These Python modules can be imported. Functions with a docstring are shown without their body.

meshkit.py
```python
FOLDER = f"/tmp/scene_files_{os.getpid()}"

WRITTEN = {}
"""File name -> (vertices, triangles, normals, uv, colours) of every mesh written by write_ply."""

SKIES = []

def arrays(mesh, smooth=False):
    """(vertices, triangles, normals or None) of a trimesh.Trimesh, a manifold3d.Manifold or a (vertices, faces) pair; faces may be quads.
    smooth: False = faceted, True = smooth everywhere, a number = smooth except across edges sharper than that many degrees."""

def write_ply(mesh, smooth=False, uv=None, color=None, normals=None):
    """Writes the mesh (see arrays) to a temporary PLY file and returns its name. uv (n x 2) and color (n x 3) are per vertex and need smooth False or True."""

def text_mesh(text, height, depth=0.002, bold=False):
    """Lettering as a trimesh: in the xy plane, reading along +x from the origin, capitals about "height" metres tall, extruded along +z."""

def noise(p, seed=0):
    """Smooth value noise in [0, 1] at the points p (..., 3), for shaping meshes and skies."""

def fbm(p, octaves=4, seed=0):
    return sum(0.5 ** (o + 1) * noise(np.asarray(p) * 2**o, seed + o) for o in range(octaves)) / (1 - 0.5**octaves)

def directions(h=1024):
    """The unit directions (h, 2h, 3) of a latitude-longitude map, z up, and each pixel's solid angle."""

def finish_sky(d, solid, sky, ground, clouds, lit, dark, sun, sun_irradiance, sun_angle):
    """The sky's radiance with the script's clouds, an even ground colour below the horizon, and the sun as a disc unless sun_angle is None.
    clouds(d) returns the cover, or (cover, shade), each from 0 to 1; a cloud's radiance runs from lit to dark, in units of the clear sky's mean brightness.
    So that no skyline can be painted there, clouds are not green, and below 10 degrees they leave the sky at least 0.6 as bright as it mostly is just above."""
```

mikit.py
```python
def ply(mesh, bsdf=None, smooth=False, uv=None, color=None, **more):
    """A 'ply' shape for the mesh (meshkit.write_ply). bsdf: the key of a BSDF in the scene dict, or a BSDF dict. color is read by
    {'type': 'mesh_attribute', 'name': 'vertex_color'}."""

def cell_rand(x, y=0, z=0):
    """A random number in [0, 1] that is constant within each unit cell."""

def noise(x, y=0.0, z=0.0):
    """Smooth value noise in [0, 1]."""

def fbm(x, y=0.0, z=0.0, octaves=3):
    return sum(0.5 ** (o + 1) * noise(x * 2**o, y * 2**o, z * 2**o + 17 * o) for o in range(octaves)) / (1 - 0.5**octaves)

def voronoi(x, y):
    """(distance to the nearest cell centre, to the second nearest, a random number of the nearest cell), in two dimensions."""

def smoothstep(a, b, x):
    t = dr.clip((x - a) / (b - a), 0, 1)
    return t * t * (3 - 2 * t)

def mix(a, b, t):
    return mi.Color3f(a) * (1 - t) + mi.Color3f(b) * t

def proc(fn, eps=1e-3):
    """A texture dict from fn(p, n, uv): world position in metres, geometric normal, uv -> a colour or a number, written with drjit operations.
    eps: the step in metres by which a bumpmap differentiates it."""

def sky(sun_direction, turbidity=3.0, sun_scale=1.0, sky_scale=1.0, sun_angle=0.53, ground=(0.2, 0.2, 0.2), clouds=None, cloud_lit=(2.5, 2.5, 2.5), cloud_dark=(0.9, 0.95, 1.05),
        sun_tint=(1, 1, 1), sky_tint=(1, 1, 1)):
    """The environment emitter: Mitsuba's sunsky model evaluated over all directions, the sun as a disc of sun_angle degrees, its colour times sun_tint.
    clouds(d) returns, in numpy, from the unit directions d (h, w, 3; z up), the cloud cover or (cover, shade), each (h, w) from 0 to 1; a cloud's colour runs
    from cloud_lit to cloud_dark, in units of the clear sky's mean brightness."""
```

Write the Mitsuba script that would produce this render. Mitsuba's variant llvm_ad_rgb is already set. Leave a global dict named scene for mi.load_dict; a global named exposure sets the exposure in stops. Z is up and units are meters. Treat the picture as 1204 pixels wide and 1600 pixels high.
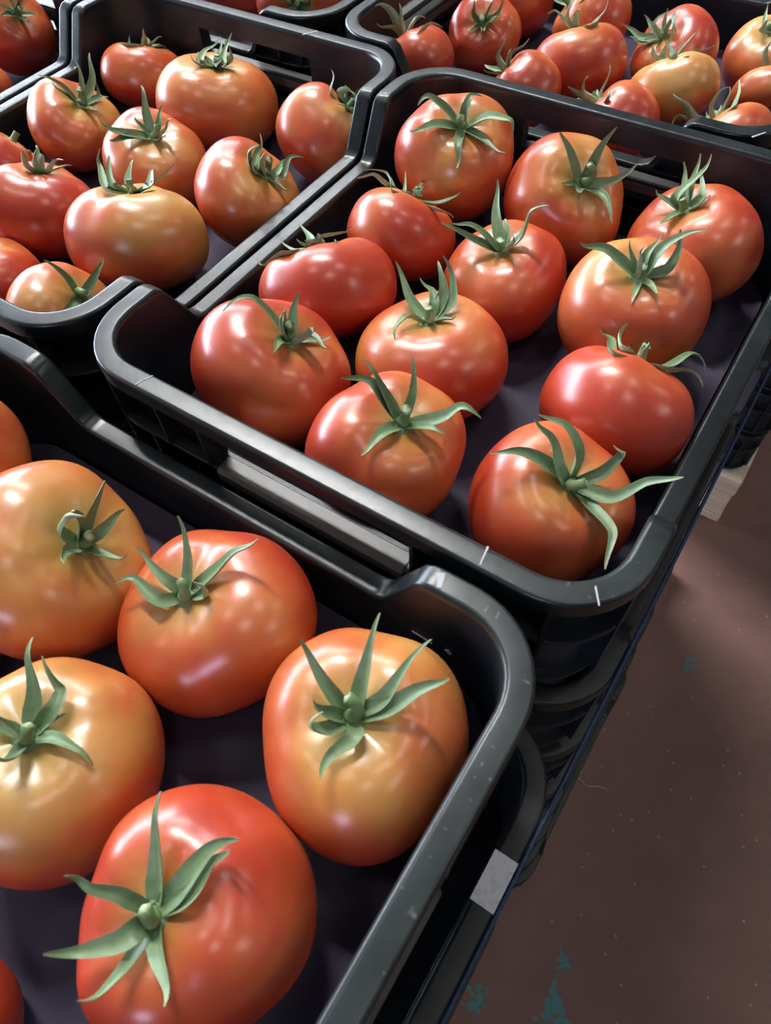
"""Crates of tomatoes stacked on pallets in a packing hall."""
import math
import numpy as np
import trimesh
import drjit as dr
import mitsuba as mi
import meshkit
import mikit
from mikit import ply, proc, fbm, noise, smoothstep, mix

T = mi.ScalarTransform4f
scene, labels = {}, {}

# ------------------------------------------------------------------ camera, exposure, light
# z = 0 is the rim height of the top crates; x runs along the near crate's short side, y away from the viewer
scene['camera'] = {'type': 'thinlens', 'fov': 57.52, 'fov_axis': 'x', 'aperture_radius': 0.0007, 'focus_distance': 0.43, 'near_clip': 0.02, 'far_clip': 60.0,
    'to_world': T().look_at(origin=[0.2922, -0.1260, 0.2437], target=[0.2922 - 0.33036, -0.1260 + 0.44303, 0.2437 - 0.83342], up=[-0.43816, 0.7101, 0.55116])}
exposure = -0.15
FLOOR, CEIL = -0.93, 3.3
# hall coordinates (a, b) are the scene's turned by HALL degrees. Roof lights: (a0, a1, b0, b1, radiance)
HALL = 180.0
ROOF_LIGHTS = [(0.75, 2.7, -1.62, -1.28, (120, 119, 116)),                              # the roof light that casts the shadows
               (2.2, 7.2, -4.3, -3.7, (50, 51, 53)),
               (-1.3, -0.8, -1.38, -0.88, (14, 13.6, 12.8)), (-1.55, -1.0, 0.5, 1.0, (14, 13.6, 12.8)), (0.75, 1.25, 0.4, 0.9, (14, 13.6, 12.8)),
               (-5.8, -4.6, -1.7, -0.4, (10, 10, 9.7)), (-3.4, -2.8, -3.6, -3.0, (14, 13.6, 12.8))]
END_LIGHT = (17, 19.8, 23.5)           # the wide door in the end wall, to the left
BACK_LIGHT = (12, 11.5, 16.5)          # the bluish window behind the viewer

# ------------------------------------------------------------------ helpers
used = {}
def numbered(name):
    n = used.get(name, 0); used[name] = n + 1
    return name if n == 0 else f'{name}_{n:03d}'

def thing(name, label=None, category=None, group=None, kind=None):
    key = numbered(name)
    labels[key] = {a: b for a, b in (('label', label), ('category', category), ('group', group), ('kind', kind)) if b}
    return key

def put(key, shape, at=None, label=None):
    scene[key] = {**shape, 'to_world': at} if at is not None else shape
    if label: labels[key] = {'label': label}
    return key

def part(parent, name, shape, at=None, label=None):
    return put(parent + '__' + numbered(parent + '__' + name)[len(parent) + 2:], shape, at, label)

def box(x0, x1, y0, y1, z0, z1, bevel=0.0):
    """A box, its twelve edges chamfered by bevel."""
    if not bevel:
        m = trimesh.creation.box([x1 - x0, y1 - y0, z1 - z0])
    else:
        p = []
        h = np.array([x1 - x0, y1 - y0, z1 - z0]) / 2
        for sx in (-1, 1):
            for sy in (-1, 1):
                for sz in (-1, 1):
                    for k in range(3):
                        q = h - bevel; q[k] = h[k]
                        p.append(q * [sx, sy, sz])
        m = trimesh.convex.convex_hull(np.array(p))
    m.apply_translation([(x0 + x1) / 2, (y0 + y1) / 2, (z0 + z1) / 2])
    return m

def tube(points, radii, sides=10, caps=True):
    p = np.asarray(points, float)
    t = np.gradient(p, axis=0); t /= np.linalg.norm(t, axis=1, keepdims=True)
    a = np.cross(t, [0.31, 0.9, 0.2]); a /= np.linalg.norm(a, axis=1, keepdims=True)
    b = np.cross(t, a)
    an = np.arange(sides) * 2 * np.pi / sides
    r = np.broadcast_to(radii, (len(p),))[:, None, None]
    v = (p[:, None] + r * (np.cos(an)[None, :, None] * a[:, None] + np.sin(an)[None, :, None] * b[:, None])).reshape(-1, 3)
    i, j = np.meshgrid(np.arange(len(p) - 1), np.arange(sides), indexing='ij')
    A, B = i * sides + j, i * sides + (j + 1) % sides
    f = np.stack([A, B, B + sides, A + sides], -1).reshape(-1, 4)
    f = np.vstack([f[:, [0, 1, 2]], f[:, [0, 2, 3]]])
    if caps:
        n = len(v); v = np.vstack([v, p[0], p[-1]]); j = np.arange(sides); k = (len(p) - 1) * sides
        f = np.vstack([f, np.stack([j * 0 + n, (j + 1) % sides, j], 1), np.stack([j * 0 + n + 1, k + j, k + (j + 1) % sides], 1)])
    return trimesh.Trimesh(v, f, process=False)

# ------------------------------------------------------------------ materials
def floor_color(p, n, uv):
    a = fbm(p.x * 1.6, p.y * 1.6, 2.0, 4)
    b = fbm(p.x * 23, p.y * 23, 5.0, 3)
    c = mix((0.125, 0.060, 0.049), (0.180, 0.097, 0.079), smoothstep(0.3, 0.7, a))
    c = c * (0.86 + 0.28 * b)
    d, e, w = mikit.voronoi(p.x * 38, p.y * 38)
    return mix(c, (0.34, 0.29, 0.26), smoothstep(0.075, 0.03, d) * dr.select(w > 0.86, 0.75, 0.0))

def rim_color(p, n, uv):
    dust = fbm(p.x * 70, p.y * 70, p.z * 70, 4)
    patch = fbm(p.x * 14, p.y * 14, p.z * 14, 3)
    up = dr.maximum(n.z, 0.0)
    c = mix((0.004, 0.007, 0.008), (0.020, 0.0265, 0.027), (0.15 + 0.85 * up) * smoothstep(0.25, 0.75, 0.5 * dust + 0.5 * patch))
    spot = noise(p.x * 420, p.y * 420, p.z * 420)
    return mix(c, (0.085, 0.092, 0.092), smoothstep(0.93, 0.99, spot) * smoothstep(0.45, 0.7, patch) * up)

def body_color(p, n, uv):
    d = fbm(p.x * 30, p.y * 30, p.z * 30, 3)
    return mix((0.0050, 0.0085, 0.0120), (0.0110, 0.0170, 0.0230), smoothstep(0.3, 0.75, d))

def shaded_rim_color(p, n, uv):  # rims of the lower crates: the shade they lie in, put into a darker colour
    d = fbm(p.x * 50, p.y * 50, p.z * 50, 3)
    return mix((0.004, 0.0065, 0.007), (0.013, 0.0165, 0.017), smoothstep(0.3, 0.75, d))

def bar_sheen_color(p, n, uv):  # handle bars: their bright sheen painted in as a paler plastic
    d = fbm(p.x * 12, p.y * 90, p.z * 90, 3)
    return mix((0.032, 0.031, 0.028), (0.080, 0.077, 0.070), d)

def wood_color(p, n, uv):
    g = fbm(p.x * 9 + 3 * noise(p.y * 5, p.z * 30), p.y * 60, p.z * 60, 3)
    return mix((0.54, 0.43, 0.30), (0.76, 0.66, 0.51), g)

def paper_color(p, n, uv):
    g = fbm(p.x * 60, p.y * 60, 1.0, 3)
    return mix((0.034, 0.027, 0.050), (0.048, 0.039, 0.068), g)

def sticker_color(p, n, uv):
    g = fbm(p.x * 400, p.y * 400, 0.0, 3)
    return mix((0.52, 0.54, 0.54), (0.62, 0.64, 0.64), smoothstep(0.25, 0.5, g))

def cord_color(p, n, uv):
    g = noise(p.x * 900, p.y * 900, p.z * 900)
    return mix((0.010, 0.022, 0.060), (0.028, 0.055, 0.135), g)

def principled(color, rough, spec=0.5, **more):
    return {'type': 'twosided', 'inner': {'type': 'principled', 'base_color': color, 'roughness': rough, 'specular': spec, **more}}

ATTR = {'type': 'mesh_attribute', 'name': 'vertex_color'}
rgb = lambda *c: {'type': 'rgb', 'value': list(c)}
scene['m_floor'] = principled(proc(floor_color), 0.5, 0.4)
scene['m_rim'] = principled(proc(rim_color), 0.31, 0.5)
scene['m_rim_shaded'] = principled(proc(shaded_rim_color), 0.40, 0.4)
scene['m_bar'] = principled(proc(bar_sheen_color), 0.38, 0.45)
scene['m_body'] = principled(proc(body_color), 0.40, 0.40)
scene['m_wood'] = principled(proc(wood_color), 0.8, 0.2)
scene['m_paper'] = principled(proc(paper_color), 0.7, 0.3)
scene['m_sticker'] = principled(proc(sticker_color), 0.5, 0.3)
scene['m_cord'] = principled(proc(cord_color), 0.5, 0.4)
scene['m_skin'] = {'type': 'principled', 'base_color': ATTR, 'roughness': 0.30, 'specular': 0.75, 'clearcoat': 0.25, 'clearcoat_gloss': 0.85}
scene['m_leaf'] = principled(ATTR, 0.46, 0.5, sheen=0.4)
scene['m_wall'] = principled(rgb(0.12, 0.12, 0.12), 0.9, 0.2)
scene['m_roof'] = principled(rgb(0.14, 0.14, 0.15), 0.8, 0.2)
scene['m_frame'] = principled(rgb(0.25, 0.26, 0.28), 0.5, 0.4)
scene['m_teal'] = principled(rgb(0.060, 0.170, 0.165), 0.6, 0.3)
scene['m_straw'] = principled(rgb(0.42, 0.30, 0.20), 0.7, 0.3)
scene['m_scuff'] = principled(rgb(0.42, 0.46, 0.48), 0.6, 0.3)

# ------------------------------------------------------------------ the hall
A0, A1, B0, B1 = -7.0, 8.0, -7.0, 5.0
TURN = trimesh.transformations.rotation_matrix(math.radians(HALL), [0, 0, 1])
from shapely.geometry import box as flat
from shapely.ops import unary_union
def turned(mesh, place=None):
    if place is not None: mesh.apply_transform(place)
    mesh.apply_transform(TURN)
    return mesh
def setting(name, mesh, mat, place=None):
    labels[name] = {'kind': 'structure'}
    scene[name] = ply(turned(mesh, place), mat)
def sheet(u0, u1, v0, v1, holes, thick):
    p = flat(u0, v0, u1, v1)
    if holes: p = p.difference(unary_union([flat(a, c, b, d) for a, b, c, d in holes]))
    return trimesh.creation.extrude_polygon(p, thick)
M4 = lambda c0, c1, c2, t: np.array([[c0[0], c1[0], c2[0], t[0]], [c0[1], c1[1], c2[1], t[1]], [c0[2], c1[2], c2[2], t[2]], [0, 0, 0, 1.0]])
setting('floor', box(A0, A1, B0, B1, FLOOR - 0.1, FLOOR), 'm_floor')
setting('ceiling', sheet(A0, A1, B0, B1, [r[:4] for r in ROOF_LIGHTS], 0.12), 'm_roof', M4((1, 0, 0), (0, 1, 0), (0, 0, 1), (0, 0, CEIL)))
DOOR = (-5.6, 3.2, FLOOR, 2.7)                       # end wall: b0, b1, z0, z1
BACKWIN = (-1.75, -0.4, 0.85, 1.75)                 # wall behind the viewer: a0, a1, z0, z1
on_b = lambda a: M4((0, 1, 0), (0, 0, 1), (1, 0, 0), (a, 0, 0))
on_a = lambda b: M4((1, 0, 0), (0, 0, 1), (0, -1, 0), (0, b, 0))
setting('wall_left', sheet(B0, B1, FLOOR, CEIL, [DOOR], 0.15), 'm_wall', on_b(A1))
setting('wall_right', sheet(B0, B1, FLOOR, CEIL, [], 0.15), 'm_wall', on_b(A0 - 0.15))
setting('wall_front', sheet(A0, A1, FLOOR, CEIL, [BACKWIN], 0.15), 'm_wall', on_a(B1 + 0.15))
setting('wall_back', sheet(A0, A1, FLOOR, CEIL, [], 0.15), 'm_wall', on_a(B0))

def pane(name, corners, towards, radiance):
    m = trimesh.Trimesh(np.array(corners, float), [[0, 1, 2], [0, 2, 3]], process=False)
    if m.face_normals[0] @ np.array(towards) < 0: m.invert()
    scene[name] = {**ply(turned(m), 'm_frame'), 'emitter': {'type': 'area', 'radiance': {'type': 'rgb', 'value': list(radiance)}}}
    labels[name] = {'kind': 'structure'}
def bar(name, *b):
    part(name, 'mullion', ply(turned(box(*b)), 'm_frame'))
for i, (a0, a1, b0, b1, rad) in enumerate(ROOF_LIGHTS):
    w, z = f'window_{i + 1}', CEIL + .06
    pane(w, [(a0, b0, z), (a0, b1, z), (a1, b1, z), (a1, b0, z)], (0, 0, -1), rad)
    for a in np.linspace(a0, a1, int((a1 - a0) / 1.0) + 1)[1:-1]: bar(w, a - .02, a + .02, b0, b1, CEIL, CEIL + .05)
d = DOOR
pane('door_1', [(A1 + .08, d[0], d[2]), (A1 + .08, d[1], d[2]), (A1 + .08, d[1], d[3]), (A1 + .08, d[0], d[3])], (-1, 0, 0), END_LIGHT)
for b in np.linspace(d[0], d[1], 5)[1:-1]: bar('door_1', A1, A1 + .06, b - .05, b + .05, FLOOR, d[3])
d = BACKWIN
pane('window_8', [(d[0], B1 + .08, d[2]), (d[1], B1 + .08, d[2]), (d[1], B1 + .08, d[3]), (d[0], B1 + .08, d[3])], (0, -1, 0), BACK_LIGHT)
bar('window_8', (d[0] + d[1]) / 2 - .03, (d[0] + d[1]) / 2 + .03, B1, B1 + .06, d[2], d[3])

# ------------------------------------------------------------------ the crate: 0.30 x 0.349 x 0.10, origin at its low-x low-y corner, z = 0 at the rim
CW, CL, CH, RW, DIP, RAD = 0.300, 0.349, 0.100, 0.0118, 0.036, 0.040
def rim_height(y):
    t = min(y, CL - y)
    return float(np.interp(t, [0, .055, .059, .063, .079, .083, .087, 1], [0, 0, -.0008, -.0035, -.0325, -.0352, -.036, -.036]))
def crate_path():
    """Points on the inner face, outward normals, rim heights, round the crate."""
    ri = RAD - RW
    P, N = [], []
    def line(a, b, n, ts):
        for t in ts: P.append((a[0] + (b[0] - a[0]) * t, a[1] + (b[1] - a[1]) * t)); N.append(n)
    def arc(cx, cy, a0):
        for a in np.radians(np.linspace(a0, a0 + 90, 11)):
            P.append((cx + ri * math.cos(a), cy + ri * math.sin(a))); N.append((math.cos(a), math.sin(a)))
    ys = [.0552, .0572, .059, .061, .063, .065, .067, .073, .077, .079, .081, .083, .085, .087]
    longs = ys + list(np.linspace(.1, CL - .1, 6)) + [CL - y for y in reversed(ys)]
    w, l = CW - RW, CL - RW
    arc(RAD, RAD, 180); line((RAD, RW), (CW - RAD, RW), (0, -1), np.linspace(.12, .88, 6))
    arc(CW - RAD, RAD, 270)
    for y in longs: P.append((w, y)); N.append((1, 0))
    arc(CW - RAD, CL - RAD, 0); line((CW - RAD, l), (RAD, l), (0, 1), np.linspace(.12, .88, 6))
    arc(RAD, CL - RAD, 90)
    for y in reversed(longs): P.append((RW, y)); N.append((-1, 0))
    P, N = np.array(P), np.array(N)
    H = np.array([0.0 if RW + 1e-6 < p[0] < w - 1e-6 else rim_height(p[1]) for p in P])
    return P, N, H
PATH, NORM, TOP = crate_path()
def ring(section, heights):
    """A closed profile [(outward, z)] swept round the crate; z is added to heights, or absolute where given as a string."""
    k, n = len(section), len(PATH)
    v = np.zeros((n, k, 3))
    for i, (o, z) in enumerate(section):
        v[:, i, :2] = PATH + NORM * o
        v[:, i, 2] = float(z) if isinstance(z, str) else heights + z
    i, j = np.meshgrid(np.arange(n), np.arange(k), indexing='ij')
    a, b, c, d = i * k + j, ((i + 1) % n) * k + j, ((i + 1) % n) * k + (j + 1) % k, i * k + (j + 1) % k
    q = np.stack([a, b, c, d], -1).reshape(-1, 4)
    m = trimesh.Trimesh(v.reshape(-1, 3), np.vstack([q[:, [0, 1, 2]], q[:, [0, 2, 3]]]), process=False)
    if m.volume < 0: m.invert()
    return m
rim_mesh = ring([(0, -.0040), (0, -.0026), (.0005, -.0012), (.0014, -.0003), (.0026, 0), (.0100, 0), (.0109, -.0004), (.0115, -.0011), (.0118, -.0022), (.0118, -.0095), (.0104, -.0095), (.0104, -.0040)], TOP)
wall_mesh = ring([(.0001, -.0035), (.0001, '-0.0955'), (.0024, '-0.0955'), (.0024, -.0035)], TOP)
def cut(m, boxes):
    return trimesh.boolean.difference([m] + boxes, engine='manifold')
slots = []
for y0, y1 in ((-.02, .03), (CL - .03, CL + .02)):
    slots += [box(.092, .208, y0, y1, -.0355, -.0165), box(.094, .206, y0, y1, -.0560, -.0480)]
wall_mesh = cut(wall_mesh, slots)
ledge = ring([(.0020, '-0.0388'), (.0108, '-0.0388'), (.0115, '-0.0381'), (.0115, '-0.0372'), (.0108, '-0.0365'), (.0020, '-0.0365')], TOP)
foot = ring([(.0020, '-0.0900'), (.0080, '-0.0900'), (.0085, '-0.0890'), (.0080, '-0.0880'), (.0020, '-0.0880')], TOP)
floor_poly = __import__('shapely').geometry.Polygon(PATH + NORM * .002)
plate = trimesh.creation.extrude_polygon(floor_poly, 0.0055); plate.apply_translation([0, 0, -.1])
gussets = []
def gusset(x, y, n, z0, z1, out=.0098):
    g = box(-.0009, .0009, 0, out, z0, z1)
    g.apply_transform(M4((n[1], -n[0], 0), (n[0], n[1], 0), (0, 0, 1), (x, y, 0)))
    gussets.append(g)
for x in (.062, .090, .210, .238):
    for y, n in ((RW - .002, (0, -1)), (CL - RW + .002, (0, 1))):
        gusset(x, y, n, -.037, -.008)
for x in np.linspace(.045, .255, 8):
    for y, n in ((RW - .002, (0, -1)), (CL - RW + .002, (0, 1))):
        gusset(x, y, n, -.0885, -.0375, .0075)
for y in np.linspace(.045, CL - .045, 9):
    for x, n in ((RW - .002, (-1, 0)), (CW - RW + .002, (1, 0))):
        gusset(x, y, n, -.0885, -.0375, .0075)
for y in (.048, CL - .048):
    for x, n in ((RW - .002, (-1, 0)), (CW - RW + .002, (1, 0))):
        gusset(x, y, n, -.037, -.008)
for cx, cy, a in ((RAD, RAD, 225), (CW - RAD, RAD, 315), (CW - RAD, CL - RAD, 45), (RAD, CL - RAD, 135)):
    for da in (-26, 26):
        c, s = math.cos(math.radians(a + da)), math.sin(math.radians(a + da))
        gusset(cx + c * (RAD - RW + .002), cy + s * (RAD - RW + .002), (c, s), -.0885, -.008)
# the thicker bar under each hand slot
bars = []
for y in (RW, CL - RW):
    o = -1 if y < .1 else 1
    bars.append(box(.093, .207, min(y, y + o * .0128), max(y, y + o * .0128), -.0455, -.0358, .0020))
body_mesh = trimesh.util.concatenate([wall_mesh, ledge, foot, plate] + gussets)
RIM, BODY = ply(rim_mesh, 'm_rim', smooth=32), ply(body_mesh, 'm_body', smooth=32)
BARS = [ply(x, 'm_bar') for x in bars]
RIM_SHADED = ply(rim_mesh, 'm_rim_shaded', smooth=32)

def crate_at(x, y, z, turned):
    t = T().translate([x, y, z])
    return t @ T().translate([CL, 0, 0]) @ T().rotate([0, 0, 1], 90) if turned else t
def crate(x, y, z, turned, label, group):
    k = thing('crate', label, 'crate', group)
    at = crate_at(x, y, z, turned)
    part(k, 'body', BODY, at); part(k, 'rim', RIM if z == 0 else RIM_SHADED, at)
    for x in BARS: part(k, 'handle_bar', x, at)
    return k

# stacks: name, x, y of the top crate, turned, phrase, levels, x of the lower levels
STACKS = [
    ('A', -0.064, -0.306, True, 'the front crate', 8, [.022, .025, .030, .036, .042, .049, .056]),
    ('B', 0.000, 0.000, False, 'the middle crate', 8, [.008, .014, .020, .027, .034, .041, .052]),
    ('C', -0.303, 0.000, False, 'the upper left crate', 8, [.001, .000, .002, .001, .003, .001, .002]),
    ('D', -0.091, 0.355, True, 'the upper right crate', 8, [.004, .010, .016, .022, .030, .036, .048]),
    ('E', -0.445, 0.357, True, 'the top centre crate', 8, [.001, .002, .001, .000, .002, .001, .002]),
    ('F', -0.607, 0.000, False, 'the top left corner crate', 8, [.001, .002, .001, .000, .002, .001, .002])]
TOPLABEL = {'A': 'black plastic crate in front at bottom left, holding the largest looking tomatoes',
            'B': 'black plastic crate in the middle of the picture, holding twelve red tomatoes',
            'C': 'black plastic crate at upper left, beside the middle crate, holding orange tomatoes',
            'D': 'black plastic crate at upper right behind the middle crate, tomatoes piled to its rim',
            'E': 'rounded crate corner at the top centre edge, behind the upper left crate',
            'F': 'black crate in the top left corner, left of the upper left crate'}
ORD = ['', 'second', 'third', 'fourth', 'fifth', 'sixth', 'seventh', 'eighth']
CRATE, liners = {}, {}
from shapely.geometry import Polygon
inner = Polygon(PATH - NORM * .0012)
def liner_mesh(seed):
    """A sheet of paper lying on the crate floor, a little wavy, its edge turned up a few millimetres."""
    g = np.random.default_rng(seed)
    xs, ys = np.linspace(RW + .0015, CW - RW - .0015, 40), np.linspace(RW + .0015, CL - RW - .0015, 46)
    X, Y = np.meshgrid(xs, ys, indexing='ij')
    e = np.minimum(np.minimum(X - xs[0], xs[-1] - X), np.minimum(Y - ys[0], ys[-1] - Y))
    cx, cy = np.clip(X, RAD, CW - RAD), np.clip(Y, RAD, CL - RAD)       # pull the corners inside the rounded wall
    d = np.hypot(X - cx, Y - cy); lim = RAD - RW - .0015
    sc = np.where((X != cx) & (Y != cy) & (d > lim), lim / np.maximum(d, 1e-9), 1)
    X, Y = cx + (X - cx) * sc, cy + (Y - cy) * sc
    Z = -.0815 + .0016 * meshkit.fbm(np.stack([X * 28, Y * 28, X * 0 + seed], -1), 3, seed) + .004 * np.clip(1 - e / .006, 0, 1) ** 2
    v = np.stack([X, Y, Z], -1).reshape(-1, 3)
    i, j = np.meshgrid(np.arange(39), np.arange(45), indexing='ij')
    a = i * 46 + j
    q = np.stack([a, a + 46, a + 47, a + 1], -1).reshape(-1, 4)
    n = len(v)
    v2 = v - [0, 0, .0006]
    f = np.vstack([q[:, [0, 1, 2]], q[:, [0, 2, 3]]])
    return trimesh.Trimesh(np.vstack([v, v2]), np.vstack([f, f[:, ::-1] + n]), process=False)

for name, x, y, turned, phrase, levels, shift in STACKS:
    CRATE[name] = crate(x, y, 0, turned, TOPLABEL[name], 'top crates of tomatoes')
    k = thing('paper_liner', 'dark purple paper sheet under the tomatoes of ' + phrase, 'paper')
    put(k, ply(liner_mesh(ord(name)), 'm_paper', smooth=True), crate_at(x, y, 0, turned))
    for i in range(1, levels):
        c = crate(x + shift[i - 1], y + .002 * math.sin(i * 2.3 + ord(name)), -.1 * i, turned, f'black plastic crate, {ORD[i]} from the top in the stack under {phrase}', f'crates stacked under {phrase}')
        CRATE[name + str(i)] = c
KX, KY, KZ = 0.085, 0.820, -0.100
KORD = ('top one', 'second from top', 'third from top', 'fourth from top', 'third from bottom', 'second from bottom', 'bottom one')
for i in range(7):
    c = crate(KX + .003 * math.sin(3 * i), KY, KZ - .1 * i, False, 'black plastic crate, ' + KORD[i] + ' in the far stack at the right edge', 'crates of the far stack at the right edge')
    CRATE['K' + str(i)] = c

# ------------------------------------------------------------------ pallets
def pallet(x0, x1, y0, y1, label):
    k = thing('pallet', label, 'pallet')
    z = FLOOR
    w, d = x1 - x0, y1 - y0
    for i in range(7):
        a = y0 + (d - .1) * i / 6
        part(k, 'top_board', ply(box(x0, x1, a, a + .1, z + .108, z + .13, .002), 'm_wood'))
    for i in range(3):
        a = x0 + (w - .1) * i / 2
        part(k, 'stringer_board', ply(box(a, a + .1, y0, y1, z + .0885, z + .1075, .002), 'm_wood'))
        b = y0 + (d - .1) * i / 2
        part(k, 'bottom_board', ply(box(x0, x1, b, b + .1, z + .0005, z + .020, .002), 'm_wood'))
        for j in range(3):
            c = y0 + (d - .1) * j / 2
            part(k, 'block', ply(box(a + .002, a + .098, c + .001, c + .099, z + .0205, z + .088, .003), 'm_wood'))
    return k
pallet(-0.645, 0.338, -0.33, 0.675, 'wooden pallet under the near stacks, only splinters of its edge showing beside the floor')
pallet(-0.414, 0.388, 0.815, 1.615, 'pale wooden pallet with a nailed block, under the far stack at the right edge')

# ------------------------------------------------------------------ tomatoes
def rot_to(a, spin):
    """Rotation whose z axis is a, spun about it."""
    a = np.asarray(a, float) / np.linalg.norm(a)
    x = np.cross([0, 1, 0], a); x /= np.linalg.norm(x)
    y = np.cross(a, x)
    c, s = math.cos(spin), math.sin(spin)
    return np.stack([c * x + s * y, -s * x + c * y, a], 1)


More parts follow.
